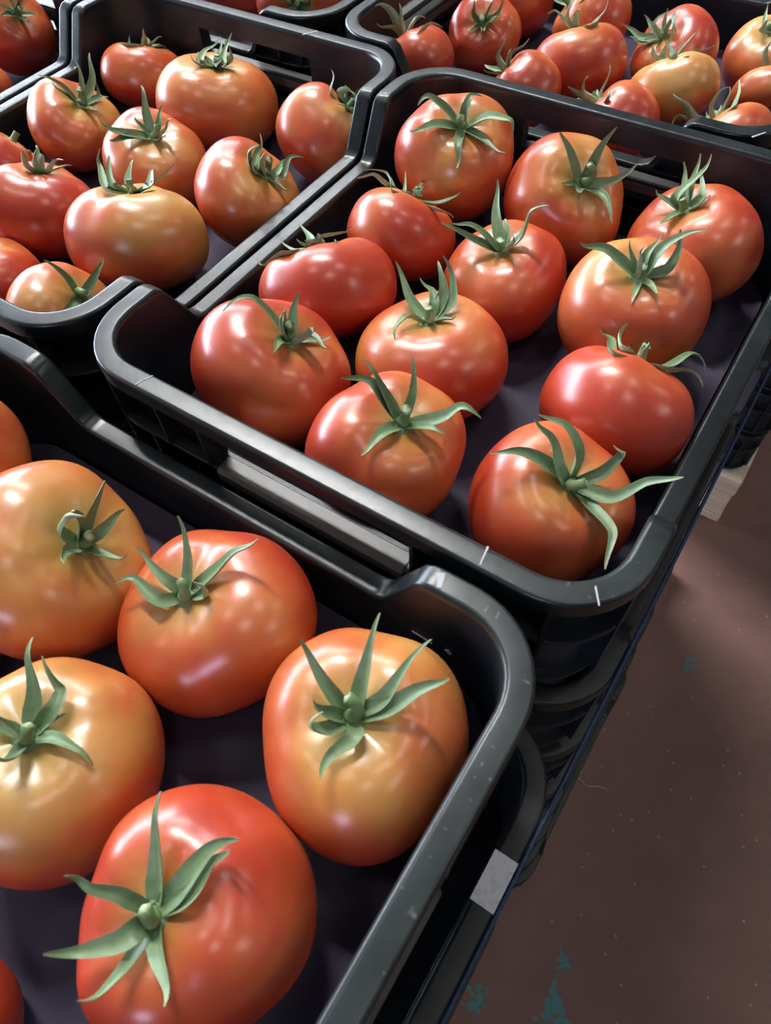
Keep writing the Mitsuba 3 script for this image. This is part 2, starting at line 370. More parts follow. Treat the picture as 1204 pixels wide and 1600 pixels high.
def fruit_shape(R, k, seed, nt=60, nph=96, lobe=1.0):
    """A ribbed, flattened tomato about the origin, stem end at +z: vertices, faces, groove (n,), polar angle, azimuth."""
    g = np.random.default_rng(seed)
    n = int(g.integers(5, 8))
    at = (np.arange(n) + g.uniform(-.28, .28, n)) * 2 * np.pi / n
    deep = g.uniform(.25, 1.0, n) * lobe
    p2, p3 = g.uniform(0, 6.28, 2)
    th = np.linspace(0, np.pi, nt + 1)[1:-1]
    ph = np.arange(nph) * 2 * np.pi / nph
    T, F = np.meshgrid(th, ph, indexing="ij")
    T = np.r_[0.0, T.ravel(), np.pi]; F = np.r_[0.0, F.ravel(), 0.0]
    d = (F[:, None] - at + np.pi) % (2 * np.pi) - np.pi
    groove = (deep * np.exp(-(d / .30) ** 2)).sum(1)
    body = (deep * np.exp(-(d / .5) ** 2)).sum(1)
    s, c = np.sin(T), np.cos(T)
    out = 1 + g.uniform(.015, .05) * np.cos(2 * F + p2) + g.uniform(.01, .035) * np.cos(3 * F + p3)
    top = np.exp(-((T - .66) / .55) ** 2)
    w = .120 * top + .058 * np.exp(-((T - 1.45) / .6) ** 2) + .03 * np.exp(-((T - 2.6) / .35) ** 2)
    rad = R * np.abs(s) ** .84 * out * (1 - w * (.45 * groove + .55 * body))
    z = R * k * np.sign(c) * np.abs(c) ** .88
    z -= R * k * (.24 * np.exp(-(rad / (.36 * R)) ** 2) + .10 * np.exp(-(T / .80) ** 2) * np.clip(s / .35, 0, 1) * (.4 * groove + .6 * body)) * (c > 0)
    z += R * k * .05 * np.exp(-(rad / (.25 * R)) ** 2) * (c <= 0)
    v = np.stack([rad * np.cos(F), rad * np.sin(F), z], 1)
    m = nt - 1
    q = v[1:-1].reshape(m, nph, 3)
    for _ in range(max(1, nph // 24)):                       # soften
        q = .25 * np.roll(q, 1, 1) + .5 * q + .25 * np.roll(q, -1, 1)
        q[1:-1] = .25 * q[:-2] + .5 * q[1:-1] + .25 * q[2:]
    v[1:-1] = q.reshape(-1, 3)
    i, j = np.meshgrid(np.arange(m - 1), np.arange(nph), indexing="ij")
    a, b = 1 + i * nph + j, 1 + i * nph + (j + 1) % nph
    q = np.stack([a, a + nph, b + nph, b], -1).reshape(-1, 4)
    j = np.arange(nph)
    f = np.vstack([q[:, [0, 1, 2]], q[:, [0, 2, 3]],
                   np.stack([j * 0, 1 + j, 1 + (j + 1) % nph], 1),
                   np.stack([j * 0 + len(v) - 1, 1 + (m - 1) * nph + (j + 1) % nph, 1 + (m - 1) * nph + j], 1)])
    return v, f, groove, T, F


def calyx_height(R, k):
    return R * k * .79

def fruit_color(v, R, k, groove, th, ripe, seed):
    """Vertex colours: red skin going orange and yellow in soft patches, paler streaks down from a green-tinged stem end."""
    g = np.random.default_rng(seed + 7)
    u = v / R
    a = meshkit.fbm(u * 1.15 + seed * 3.1, 3, seed)
    b = meshkit.fbm(u * 3.3 + seed * 1.7, 3, seed + 5)
    side = g.normal(size=3); side /= np.linalg.norm(side)
    t = .0 + .92 * ripe + 1.3 * (a - .5) + .35 * (b - .5) + .16 * (u @ side) + .30 * np.exp(-(th / .75) ** 2) * (.3 + .7 * b) + .20 * np.cos(th) - .15
    t = np.clip(t, 0, 1.1)
    stops = np.array([0, .25, .5, .75, 1.1])
    cols = np.array([[.41, .042, .017], [.465, .082, .027], [.50, .130, .038], [.52, .215, .056], [.53, .300, .100]])
    c = np.stack([np.interp(t, stops, cols[:, i]) for i in range(3)], 1)
    green = np.exp(-(th / .30) ** 2) * (.45 + .5 * ripe)
    c = c * (1 - green[:, None]) + np.array([.30, .26, .06]) * green[:, None]
    speck = meshkit.noise(u * 34, seed)
    c = c * (1 + .10 * (meshkit.fbm(u * 9, 2, seed + 3)[:, None] - .5)) + (np.clip(speck - .86, 0, 1) * 1.2 * np.clip(t, 0.1, 1))[:, None] * np.array([.35, .28, .10])
    return np.clip(c, 0, 1)

def smooth_line(pts, n):
    """A curve through the points (Catmull-Rom), sampled evenly in parameter."""
    p = np.asarray(pts, float)
    p = np.vstack([2 * p[0] - p[1], p, 2 * p[-1] - p[-2]])
    d = np.r_[0, np.cumsum(np.linalg.norm(np.diff(p, axis=0), axis=1) ** .5)]
    from scipy.interpolate import PchipInterpolator
    s = np.linspace(d[1], d[-2], n)
    return np.stack([PchipInterpolator(d, p[:, i])(s) for i in range(3)], 1)

def sepal_mesh(pts, axis, half, seed):
    """A leathery pointed sepal along the points, troughed, its face turned to the stem; with vertex colours."""
    g = np.random.default_rng(seed)
    n, m = 18, 5
    c = smooth_line(pts, n)
    L = np.linalg.norm(np.diff(c, axis=0), axis=1).sum()
    s = np.linspace(0, 1, n)
    t = np.gradient(c, axis=0); t /= np.linalg.norm(t, axis=1, keepdims=True)
    r = pts[-1] - pts[0]; r = r - axis * (r @ axis); r /= np.linalg.norm(r) + 1e-9
    e = np.clip(t @ axis, -1, 1)[:, None]
    N = axis[None] * np.sqrt(np.clip(1 - e ** 2, .02, 1)) - r[None] * e
    N -= t * (N * t).sum(1, keepdims=True); N /= np.linalg.norm(N, axis=1, keepdims=True) + 1e-9
    S = np.cross(t, N)
    tw = g.uniform(-.5, .5) * s                                          # a little twist towards the tip
    N, S = N * np.cos(tw)[:, None] + S * np.sin(tw)[:, None], S * np.cos(tw)[:, None] - N * np.sin(tw)[:, None]
    c = c + S * (np.sin(s * g.uniform(3.5, 6) + g.uniform(0, 6)) * .035 * L * s)[:, None] + N * (np.sin(s * g.uniform(3, 5.5) + g.uniform(0, 6)) * .03 * L * s)[:, None]
    hook = np.clip((s - .78) / .22, 0, 1) ** 2 * .16 * L * g.uniform(.2, 1)
    c = c + r[None] * 0 + N * hook[:, None] * (1 if g.random() < .6 else -1)
    w = half * np.interp(s, [0, .10, .25, .45, .65, .82, .94, 1], [.62, .88, 1.0, .86, .60, .36, .20, .07])
    u = np.linspace(-1, 1, m)
    top = c[:, None] + S[:, None] * (w[:, None] * u)[..., None] + N[:, None] * (w[:, None] * (.50 * u ** 2 - .12))[..., None]
    th = np.interp(s, [0, 1], [.0009, .0005])
    bot = top - N[:, None] * (th[:, None] * (1 - .6 * u ** 2))[..., None]
    v = np.concatenate([top.reshape(-1, 3), bot.reshape(-1, 3)])
    i, j = np.meshgrid(np.arange(n - 1), np.arange(m - 1), indexing='ij')
    a = i * m + j
    q = np.stack([a, a + m, a + m + 1, a + 1], -1).reshape(-1, 4)
    o = n * m
    f = [q, q[:, ::-1] + o]
    for jj, flip in ((0, False), (m - 1, True)):
        a = np.arange(n - 1) * m + jj
        e4 = np.stack([a, a + o, a + m + o, a + m], 1)
        f.append(e4[:, ::-1] if flip else e4)
    a = np.arange(m - 1) + (n - 1) * m
    f.append(np.stack([a, a + o, a + 1 + o, a + 1], 1))
    mesh = trimesh.Trimesh(v, np.vstack([np.vstack(f)[:, [0, 1, 2]], np.vstack(f)[:, [0, 2, 3]]]), process=False)
    tone = g.uniform(.85, 1.15)
    k = np.r_[np.repeat(s, m), np.repeat(s, m)]
    under = np.r_[np.zeros(o), np.ones(o)]
    col = np.array([.155, .235, .115]) * (1 - under[:, None]) + np.array([.235, .315, .195]) * under[:, None]
    col = col * tone * (.85 + .3 * meshkit.noise(v * 500, seed))[:, None]
    dry = np.clip((k - .88) / .12, 0, 1)[:, None] * g.uniform(.2, .9)
    col = col * (1 - dry) + np.array([.26, .20, .12]) * dry
    return mesh, np.clip(col, 0, 1)

def add_tomato(code, d, label, group):
    key = thing('tomato', label, 'tomato', group)
    at, a, R, k, seed = np.array(d['at']), np.array(d['axis']), d['R'], d['k'], d['seed']
    M = rot_to(a, seed * 1.3)
    v, f, groove, th, ph = fruit_shape(R, k, seed, 64, 104)
    w = v @ M.T + at
    part(key, 'fruit', ply((w, f), 'm_skin', smooth=True, color=fruit_color(v, R, k, groove, th, d['ripe'], seed)))
    if not d['sepals']:
        return key
    K = at + a * (calyx_height(R, k) - .001)
    g = np.random.default_rng(seed + 50)
    # the green disc the sepals grow from
    nn = 20
    an = np.arange(nn) * 2 * np.pi / nn
    prof = [(.0001, .0022), (.0032, .0020), (.0055, .0010), (.0066, -.0006), (.0050, -.0020)]
    loc = np.array([[r * math.cos(q) * (1 + .12 * math.cos(5 * q + seed)), r * math.sin(q) * (1 + .12 * math.cos(5 * q + seed)), z] for r, z in prof for q in an])
    i, j = np.meshgrid(np.arange(len(prof) - 1), np.arange(nn), indexing='ij')
    A, B = i * nn + j, i * nn + (j + 1) % nn
    q = np.stack([A, A + nn, B + nn, B], -1).reshape(-1, 4)
    cal = part(key, 'calyx', ply((loc @ M.T + K, q), 'm_leaf', smooth=True, color=np.tile([.13, .20, .08], (len(loc), 1)) * (.8 + .4 * meshkit.noise(loc * 700, seed))[:, None]))
    for i, pts in enumerate(d['sepals']):
        p = [np.array(x) for x in pts]
        dirn = p[0] - a * (p[0] @ a)
        n0 = np.linalg.norm(dirn); dirn = dirn / n0 if n0 > 1e-6 else M[:, 0]
        root = K + dirn * .0022 + a * .0006
        line = [root] + [K + x for x in p]
        if len(line) == 2:
            line = [root, root + (line[1] - root) * .45 + a * .05 * np.linalg.norm(line[1] - root) + dirn * .03 * np.linalg.norm(line[1] - root), line[1]]
        L = np.linalg.norm(np.diff(np.array(line), axis=0), axis=1).sum()
        half = min(.0038, .0015 + L * .056) * g.uniform(.82, 1.08)
        m, col = sepal_mesh(line, a, half, seed * 31 + i)
        put(f'{cal}__{numbered(cal + "__sepal")[len(cal) + 2:]}', ply(m, 'm_leaf', smooth=True, color=col))
    st = np.array(d['stem'])
    n = 9
    s = np.linspace(0, 1, n)
    line = K + a * .001 + st[None] * s[:, None] + np.cross(st, a)[None] * (3 * s * (1 - s))[:, None]
    line = np.vstack([line, line[-1] - st / np.linalg.norm(st) * .0004])
    rad = np.r_[np.interp(s, [0, .25, .8, 1], [.0036, .0025, .0022, .0025]), .0013]
    m = tube(line, rad, 14)
    col = np.tile([.135, .21, .085], (len(m.vertices), 1)) * (.8 + .4 * meshkit.noise(np.array(m.vertices) * 800, seed))[:, None]
    col[(n - 1) * 14 + 14:] = [.42, .46, .28]; col[-2] = [.13, .2, .08]
    part(key, 'stem', ply(m, 'm_leaf', smooth=50, color=None) if False else ply(m, 'm_leaf', smooth=True, color=col))
    return key

FRUIT = {
    'A1': dict(at=(0.0665, -0.0815, -0.0348), R=0.0478, k=0.700, axis=(0.6741, 0.3732, 0.6374), ripe=0.72, seed=100, stem=(0.0059, 0.0025, 0.0088),
         sepals=[[(-0.0008, 0.0140, 0.0127), (-0.0012, 0.0235, 0.0213)], [(0.0039, 0.0148, 0.0027), (0.0052, 0.0229, 0.0047)], [(-0.0017, -0.0037, 0.0150), (0.0012, 0.0012, 0.0218), (0.0086, 0.0036, 0.0238)], [(0.0123, 0.0017, 0.0009), (0.0241, 0.0043, 0.0023)], [(0.0016, 0.0056, 0.0180), (0.0013, 0.0045, 0.0249)], [(0.0051, -0.0076, 0.0107), (0.0130, -0.0145, 0.0176)]]),
    'A2': dict(at=(0.1440, -0.0610, -0.0449), R=0.0456, k=0.700, axis=(-0.2415, -0.1842, 0.9528), ripe=0.22, seed=101, stem=(0.0004, 0.0022, 0.0107),
         sepals=[[(-0.0074, 0.0003, 0.0066), (-0.0274, 0.0028, 0.0109)], [(-0.0034, 0.0103, 0.0116), (-0.0113, 0.0199, 0.0280)], [(0.0087, 0.0112, 0.0108), (0.0141, 0.0221, 0.0178), (0.0246, 0.0293, 0.0224)], [(-0.0062, -0.0085, 0.0047), (-0.0188, -0.0071, 0.0069), (-0.0257, -0.0134, 0.0085)], [(0.0128, 0.0033, 0.0108), (0.0131, 0.0034, 0.0220)]]),
    'A3': dict(at=(0.2315, -0.0695, -0.0400), R=0.0444, k=0.838, axis=(-0.0644, -0.1085, 0.9920), ripe=0.5, seed=102, stem=(-0.0024, 0.0030, 0.0106),
         sepals=[[(-0.0120, 0.0030, 0.0107), (-0.0254, 0.0102, 0.0247)], [(-0.0013, 0.0129, 0.0120), (-0.0080, 0.0280, 0.0292)], [(0.0081, 0.0110, 0.0093), (0.0093, 0.0179, 0.0158), (0.0128, 0.0295, 0.0267)], [(0.0124, 0.0094, 0.0093), (0.0191, 0.0193, 0.0188), (0.0292, 0.0253, 0.0260)], [(0.0064, -0.0067, 0.0086), (0.0038, -0.0169, 0.0067), (0.0055, -0.0263, 0.0105)], [(-0.0032, -0.0103, 0.0103), (-0.0055, -0.0126, 0.0148), (-0.0063, -0.0095, 0.0213)], [(-0.0071, -0.0062, 0.0140), (-0.0098, -0.0080, 0.0198)]]),
    'A4': dict(at=(0.1337, -0.1461, -0.0398), R=0.0438, k=0.875, axis=(0.0176, 0.1410, 0.9899), ripe=0.55, seed=103, stem=(0.0034, 0.0033, 0.0098),
         sepals=[[(-0.0048, 0.0117, 0.0087), (-0.0139, 0.0248, 0.0222)], [(0.0042, 0.0127, 0.0067), (0.0003, 0.0189, 0.0060), (-0.0090, 0.0204, 0.0156)], [(0.0150, 0.0059, 0.0066), (0.0286, 0.0062, 0.0041)], [(-0.0004, -0.0006, 0.0125), (-0.0003, -0.0011, 0.0250)], [(0.0073, -0.0073, 0.0122), (0.0100, -0.0107, 0.0211)], [(-0.0100, -0.0024, 0.0077), (-0.0161, -0.0039, 0.0124)], [(0.0041, 0.0076, 0.0035), (0.0068, 0.0127, 0.0055)]]),
    'A5': dict(at=(0.2176, -0.1521, -0.0340), R=0.0416, k=0.914, axis=(-0.1193, -0.1966, 0.9732), ripe=0.15, seed=104, stem=(0.0004, 0.0013, 0.0108),
         sepals=[[(-0.0054, 0.0110, 0.0096), (-0.0138, 0.0279, 0.0232)], [(0.0056, 0.0132, 0.0104), (0.0064, 0.0244, 0.0132), (0.0129, 0.0345, 0.0180)], [(0.0089, 0.0129, 0.0101), (0.0098, 0.0212, 0.0113), (0.0161, 0.0278, 0.0146)], [(-0.0089, -0.0001, 0.0082), (-0.0186, -0.0043, 0.0133), (-0.0248, -0.0033, 0.0173)], [(0.0006, -0.0068, 0.0086), (-0.0084, -0.0164, 0.0085), (-0.0163, -0.0224, 0.0137)], [(0.0046, -0.0129, 0.0072), (0.0065, -0.0261, 0.0164)], [(0.0125, -0.0072, 0.0080), (0.0239, -0.0122, 0.0122)]]),
    'A6': dict(at=(-0.0142, -0.0734, -0.0212), R=0.0394, k=0.901, axis=(-0.0986, -0.3274, 0.9397), ripe=0.5, seed=105, stem=(-0.0008, -0.0026, 0.0075),
         sepals=[]),
    'A7': dict(at=(0.1582, -0.2391, -0.0545), R=0.0333, k=0.771, axis=(0.0501, 0.0018, 0.9987), ripe=0.0, seed=106, stem=(0.0004, 0.0000, 0.0080),
         sepals=[]),
    'A8': dict(at=(0.0269, -0.1448, -0.0501), R=0.0401, k=0.759, axis=(-0.0093, -0.0116, 0.9999), ripe=0.1, seed=107, stem=(-0.0001, -0.0001, 0.0080),
         sepals=[]),
    'B1': dict(at=(0.0632, 0.2928, -0.0293), R=0.0418, k=0.887, axis=(0.2837, -0.2660, 0.9213), ripe=0.35, seed=108, stem=(0.0030, -0.0062, 0.0085),
         sepals=[[(-0.0118, -0.0088, 0.0160), (-0.0179, -0.0146, 0.0209), (-0.0199, -0.0213, 0.0183)], [(-0.0006, 0.0040, 0.0111), (-0.0007, 0.0103, 0.0154), (0.0051, 0.0143, 0.0159)], [(0.0205, 0.0039, 0.0102), (0.0318, 0.0039, 0.0110), (0.0372, 0.0004, 0.0073)], [(0.0184, -0.0049, -0.0005), (0.0364, -0.0100, -0.0048)], [(0.0075, -0.0180, -0.0012), (0.0123, -0.0261, -0.0119)], [(-0.0122, -0.0181, 0.0061), (-0.0181, -0.0350, 0.0043)]]),
    'B2': dict(at=(0.1466, 0.2948, -0.0364), R=0.0413, k=0.802, axis=(0.4614, -0.3992, 0.7923), ripe=0.5, seed=109, stem=(0.0022, 0.0003, 0.0124),
         sepals=[[(-0.0098, -0.0038, 0.0184), (-0.0177, -0.0074, 0.0317)], [(0.0046, 0.0067, 0.0172), (0.0097, 0.0129, 0.0330)], [(0.0156, 0.0025, 0.0053), (0.0307, 0.0076, 0.0180)], [(0.0154, -0.0043, 0.0004), (0.0306, -0.0170, -0.0069)], [(0.0046, -0.0154, 0.0053), (0.0090, -0.0223, 0.0092)], [(-0.0048, -0.0068, 0.0027), (-0.0086, -0.0118, 0.0044)]]),
    'B3': dict(at=(0.2334, 0.2956, -0.0405), R=0.0408, k=0.808, axis=(-0.4160, -0.1579, 0.8956), ripe=0.2, seed=110, stem=(-0.0033, -0.0013, 0.0072),
         sepals=[[(-0.0071, 0.0002, 0.0059), (-0.0025, 0.0125, 0.0142), (0.0019, 0.0216, 0.0235)], [(-0.0028, 0.0109, 0.0109), (-0.0039, 0.0229, 0.0223)], [(0.0063, 0.0003, 0.0113), (-0.0007, 0.0176, 0.0161)], [(-0.0045, -0.0150, 0.0031), (-0.0073, -0.0246, 0.0053)], [(-0.0056, 0.0098, 0.0086), (-0.0126, 0.0193, 0.0170)], [(0.0075, -0.0016, 0.0085), (0.0132, -0.0027, 0.0142)], [(-0.0137, -0.0013, 0.0046), (-0.0200, -0.0021, 0.0083)]]),
    'B4': dict(at=(0.0652, 0.2189, -0.0444), R=0.0390, k=0.715, axis=(0.0796, 0.6248, 0.7767), ripe=0.25, seed=111, stem=(0.0006, 0.0050, 0.0062),
         sepals=[[(-0.0027, -0.0219, 0.0169), (-0.0230, 0.0038, 0.0101), (-0.0306, 0.0065, 0.0153)], [(-0.0145, -0.0127, 0.0148), (-0.0204, -0.0179, 0.0213), (-0.0248, -0.0256, 0.0219)], [(0.0037, -0.0134, 0.0142), (-0.0185, 0.0173, -0.0024)], [(0.0067, -0.0069, 0.0116), (-0.0106, 0.0227, -0.0043)], [(0.0118, 0.0114, -0.0036), (0.0216, 0.0255, -0.0024)], [(0.0218, -0.0099, 0.0071), (0.0291, 0.0005, -0.0009)], [(0.0057, -0.0024, 0.0090), (0.0093, -0.0040, 0.0146)]]),
    'B5': dict(at=(0.1441, 0.2161, -0.0488), R=0.0401, k=0.748, axis=(-0.1133, -0.1563, 0.9812), ripe=0.2, seed=112, stem=(-0.0009, -0.0013, 0.0078),
         sepals=[[(-0.0107, -0.0079, 0.0072), (-0.0224, -0.0153, 0.0174), (-0.0297, -0.0214, 0.0219)], [(-0.0080, -0.0035, 0.0080), (-0.0191, -0.0097, 0.0173), (-0.0262, -0.0163, 0.0197)], [(-0.0102, 0.0118, 0.0120), (-0.0202, 0.0262, 0.0258)], [(-0.0024, 0.0085, 0.0079), (-0.0086, 0.0179, 0.0110)], [(0.0095, 0.0052, 0.0119), (0.0112, 0.0087, 0.0250), (0.0204, 0.0116, 0.0315)], [(0.0082, -0.0061, 0.0119), (0.0126, -0.0104, 0.0203)], [(0.0004, -0.0086, 0.0043), (0.0007, -0.0138, 0.0069)], [(-0.0112, 0.0032, 0.0031), (-0.0198, 0.0057, 0.0048)]]),
    'B6': dict(at=(0.2257, 0.2159, -0.0357), R=0.0417, k=0.865, axis=(0.0128, -0.2608, 0.9653), ripe=0.38, seed=113, stem=(0.0001, -0.0021, 0.0077),
         sepals=[[(-0.0130, -0.0054, 0.0094), (-0.0223, -0.0089, 0.0173), (-0.0334, -0.0177, 0.0203)], [(-0.0058, -0.0010, 0.0093), (-0.0120, -0.0024, 0.0192)], [(-0.0017, 0.0058, 0.0105), (0.0023, 0.0143, 0.0179)], [(0.0058, 0.0056, 0.0152), (0.0190, 0.0118, 0.0329)], [(0.0118, 0.0042, 0.0086), (0.0131, 0.0106, 0.0167), (0.0113, 0.0149, 0.0248)], [(-0.0018, -0.0068, 0.0165), (-0.0039, -0.0109, 0.0240)], [(0.0089, -0.0081, 0.0029), (0.0153, -0.0138, 0.0045)], [(0.0019, -0.0118, 0.0003), (0.0034, -0.0208, -0.0000)]]),
    'B7': dict(at=(0.0573, 0.1460, -0.0425), R=0.0426, k=0.720, axis=(-0.4647, 0.3915, 0.7942), ripe=0.15, seed=114, stem=(-0.0015, 0.0043, 0.0017),
         sepals=[[(0.0039, -0.0113, 0.0142), (-0.0225, 0.0133, 0.0015)], [(-0.0044, -0.0236, 0.0110), (-0.0348, -0.0217, -0.0140)], [(0.0033, 0.0003, 0.0107), (0.0045, 0.0167, 0.0042), (0.0098, 0.0240, 0.0030)], [(0.0121, 0.0014, 0.0083), (-0.0056, 0.0250, -0.0183)], [(0.0013, -0.0177, 0.0120), (-0.0237, -0.0005, -0.0098)], [(0.0023, -0.0020, 0.0088), (0.0038, -0.0033, 0.0141)], [(-0.0042, -0.0062, 0.0063), (-0.0069, -0.0107, 0.0104)]]),
    'B8': dict(at=(0.1411, 0.1322, -0.0472), R=0.0453, k=0.697, axis=(-0.1420, 0.0975, 0.9851), ripe=0.25, seed=115, stem=(-0.0011, 0.0008, 0.0079),
         sepals=[[(-0.0152, 0.0043, 0.0062), (-0.0311, 0.0145, 0.0167)], [(-0.0085, -0.0115, 0.0087), (-0.0077, -0.0255, 0.0074)], [(-0.0024, 0.0085, 0.0064), (-0.0089, 0.0157, 0.0082), (-0.0163, 0.0162, 0.0084)], [(0.0003, 0.0150, 0.0072), (-0.0123, 0.0281, 0.0179)], [(0.0061, 0.0143, 0.0058), (-0.0083, 0.0309, 0.0188)], [(0.0086, 0.0017, 0.0048), (0.0151, 0.0029, 0.0078)], [(0.0051, -0.0054, 0.0092), (0.0073, -0.0078, 0.0146)]]),
    'B9': dict(at=(0.2463, 0.1445, -0.0427), R=0.0396, k=0.798, axis=(0.0844, 0.7876, 0.6104), ripe=0.08, seed=116, stem=(-0.0013, 0.0082, 0.0084),
         sepals=[[(-0.0095, -0.0170, 0.0206), (-0.0224, 0.0106, 0.0033), (-0.0350, 0.0114, 0.0000)], [(-0.0080, -0.0119, 0.0193), (-0.0200, 0.0185, 0.0095)], [(-0.0070, 0.0114, -0.0015), (-0.0138, 0.0216, -0.0027)], [(0.0120, -0.0093, 0.0155), (0.0218, 0.0187, 0.0044), (0.0325, 0.0220, 0.0015)], [(0.0135, 0.0081, -0.0005), (0.0204, 0.0127, -0.0004), (0.0319, 0.0154, -0.0048)], [(0.0002, 0.0007, 0.0113), (0.0003, 0.0019, 0.0171)], [(0.0084, -0.0005, 0.0069), (0.0144, -0.0013, 0.0116)]]),
    'B10': dict(at=(0.0785, 0.0672, -0.0348), R=0.0434, k=0.812, axis=(0.4346, 0.2258, 0.8719), ripe=0.15, seed=117, stem=(0.0012, -0.0005, 0.0109),
         sepals=[[(-0.0060, -0.0020, 0.0143), (-0.0130, -0.0071, 0.0279), (-0.0181, -0.0207, 0.0316)], [(-0.0048, 0.0112, 0.0092), (-0.0062, 0.0199, 0.0148)], [(0.0157, 0.0003, 0.0140), (0.0180, -0.0003, 0.0204)], [(0.0128, 0.0038, 0.0066), (0.0254, -0.0010, 0.0057)], [(0.0023, -0.0110, 0.0104), (0.0084, -0.0203, 0.0144)], [(0.0011, -0.0059, 0.0142), (0.0035, -0.0083, 0.0244)], [(0.0082, 0.0090, -0.0018), (0.0142, 0.0157, -0.0037)], [(-0.0039, 0.0022, 0.0109), (-0.0044, 0.0035, 0.0167)]]),
    'B11': dict(at=(0.1631, 0.0527, -0.0317), R=0.0408, k=0.810, axis=(0.3452, 0.0114, 0.9385), ripe=0.4, seed=118, stem=(0.0023, 0.0002, 0.0107),
         sepals=[[(-0.0084, -0.0014, 0.0126), (-0.0142, -0.0022, 0.0225), (-0.0234, -0.0145, 0.0285)], [(-0.0005, 0.0078, 0.0084), (-0.0055, 0.0216, 0.0235)], [(0.0199, 0.0079, 0.0092), (0.0257, 0.0119, 0.0143), (0.0335, 0.0121, 0.0153)], [(-0.0012, -0.0139, 0.0072), (-0.0020, -0.0293, 0.0054)], [(-0.0069, 0.0005, 0.0116), (-0.0185, 0.0011, 0.0320)], [(0.0134, -0.0007, 0.0073), (0.0221, -0.0015, 0.0121)]]),
    'B12': dict(at=(0.2447, 0.0706, -0.0412), R=0.0408, k=0.815, axis=(0.2910, -0.0615, 0.9548), ripe=0.15, seed=119, stem=(0.0063, -0.0030, 0.0086),
         sepals=[[(-0.0135, -0.0041, 0.0114), (-0.0238, -0.0090, 0.0190), (-0.0316, -0.0161, 0.0228)], [(-0.0061, -0.0033, 0.0096), (-0.0150, 0.0033, 0.0213), (-0.0245, 0.0015, 0.0292)], [(-0.0019, 0.0056, 0.0117), (-0.0109, 0.0084, 0.0238), (-0.0228, 0.0039, 0.0299)], [(0.0104, 0.0092, 0.0068), (0.0144, 0.0171, 0.0133), (0.0094, 0.0163, 0.0131)], [(0.0182, -0.0016, 0.0061), (0.0295, 0.0045, 0.0189), (0.0432, 0.0050, 0.0263)], [(0.0129, -0.0079, 0.0024), (0.0272, -0.0177, 0.0043), (0.0307, -0.0352, 0.0024)]]),
    'C1': dict(at=(-0.2539, 0.3020, -0.0496), R=0.0362, k=0.715, axis=(-0.0944, 0.4666, 0.8794), ripe=0.4, seed=120, stem=(-0.0027, 0.0067, 0.0038),
         sepals=[[(0.0070, -0.0172, 0.0117), (-0.0269, -0.0134, 0.0001)], [(0.0029, 0.0160, -0.0015), (0.0050, 0.0236, -0.0091)], [(0.0112, -0.0144, 0.0105), (-0.0253, 0.0045, -0.0028)], [(0.0073, -0.0027, 0.0110), (0.0117, -0.0043, 0.0176)], [(0.0091, 0.0061, 0.0068), (0.0139, 0.0097, 0.0110)]]),
    'C2': dict(at=(-0.1569, 0.2890, -0.0433), R=0.0483, k=0.690, axis=(0.0903, 0.2255, 0.9700), ripe=0.68, seed=121, stem=(0.0007, 0.0018, 0.0078),
         sepals=[[(-0.0002, -0.0160, 0.0102), (-0.0151, 0.0071, 0.0069), (-0.0115, 0.0208, 0.0070)], [(0.0111, -0.0031, 0.0075), (-0.0052, 0.0233, 0.0082)], [(0.0152, 0.0027, 0.0074), (0.0193, 0.0001, 0.0181)], [(0.0086, -0.0074, 0.0086), (-0.0092, 0.0220, 0.0070)], [(0.0015, -0.0180, 0.0099), (-0.0042, -0.0214, 0.0146)], [(-0.0090, -0.0013, 0.0056), (-0.0156, -0.0023, 0.0092)], [(0.0057, 0.0072, 0.0043), (0.0087, 0.0111, 0.0071)]]),
    'C3': dict(at=(-0.0508, 0.2906, -0.0437), R=0.0359, k=0.901, axis=(0.4472, 0.6487, 0.6158), ripe=0.5, seed=122, stem=(0.0036, 0.0052, 0.0049),
         sepals=[[(-0.0021, -0.0125, 0.0177), (-0.0050, -0.0019, 0.0275)], [(0.0011, -0.0070, 0.0148), (0.0082, -0.0059, 0.0186), (0.0165, -0.0093, 0.0171)], [(-0.0004, 0.0127, 0.0038), (0.0003, 0.0268, 0.0072)], [(0.0146, -0.0032, 0.0041), (0.0200, -0.0066, 0.0145)], [(0.0106, -0.0146, 0.0114), (0.0088, -0.0194, 0.0152)], [(0.0088, 0.0073, -0.0017), (0.0133, 0.0114, -0.0018)], [(-0.0044, 0.0079, 0.0073), (-0.0059, 0.0123, 0.0113)]]),
    'C4': dict(at=(-0.2445, 0.2126, -0.0481), R=0.0378, k=0.699, axis=(0.5459, 0.2127, 0.8104), ripe=0.6, seed=123, stem=(0.0027, 0.0016, 0.0109),
         sepals=[[(-0.0025, -0.0074, 0.0172), (-0.0060, -0.0185, 0.0301)], [(-0.0012, -0.0079, 0.0102), (-0.0024, -0.0170, 0.0208)], [(-0.0035, 0.0100, 0.0107), (-0.0105, 0.0186, 0.0244)], [(-0.0003, 0.0184, 0.0103), (-0.0077, 0.0304, 0.0250)], [(0.0028, 0.0150, 0.0004), (-0.0019, 0.0217, 0.0072)], [(0.0126, -0.0008, 0.0010), (0.0199, -0.0011, 0.0018)], [(0.0092, 0.0106, 0.0021), (0.0143, 0.0162, 0.0040)]]),
    'C5': dict(at=(-0.1458, 0.2032, -0.0468), R=0.0408, k=0.722, axis=(0.3572, -0.0430, 0.9330), ripe=0.45, seed=124, stem=(0.0058, 0.0021, 0.0093),
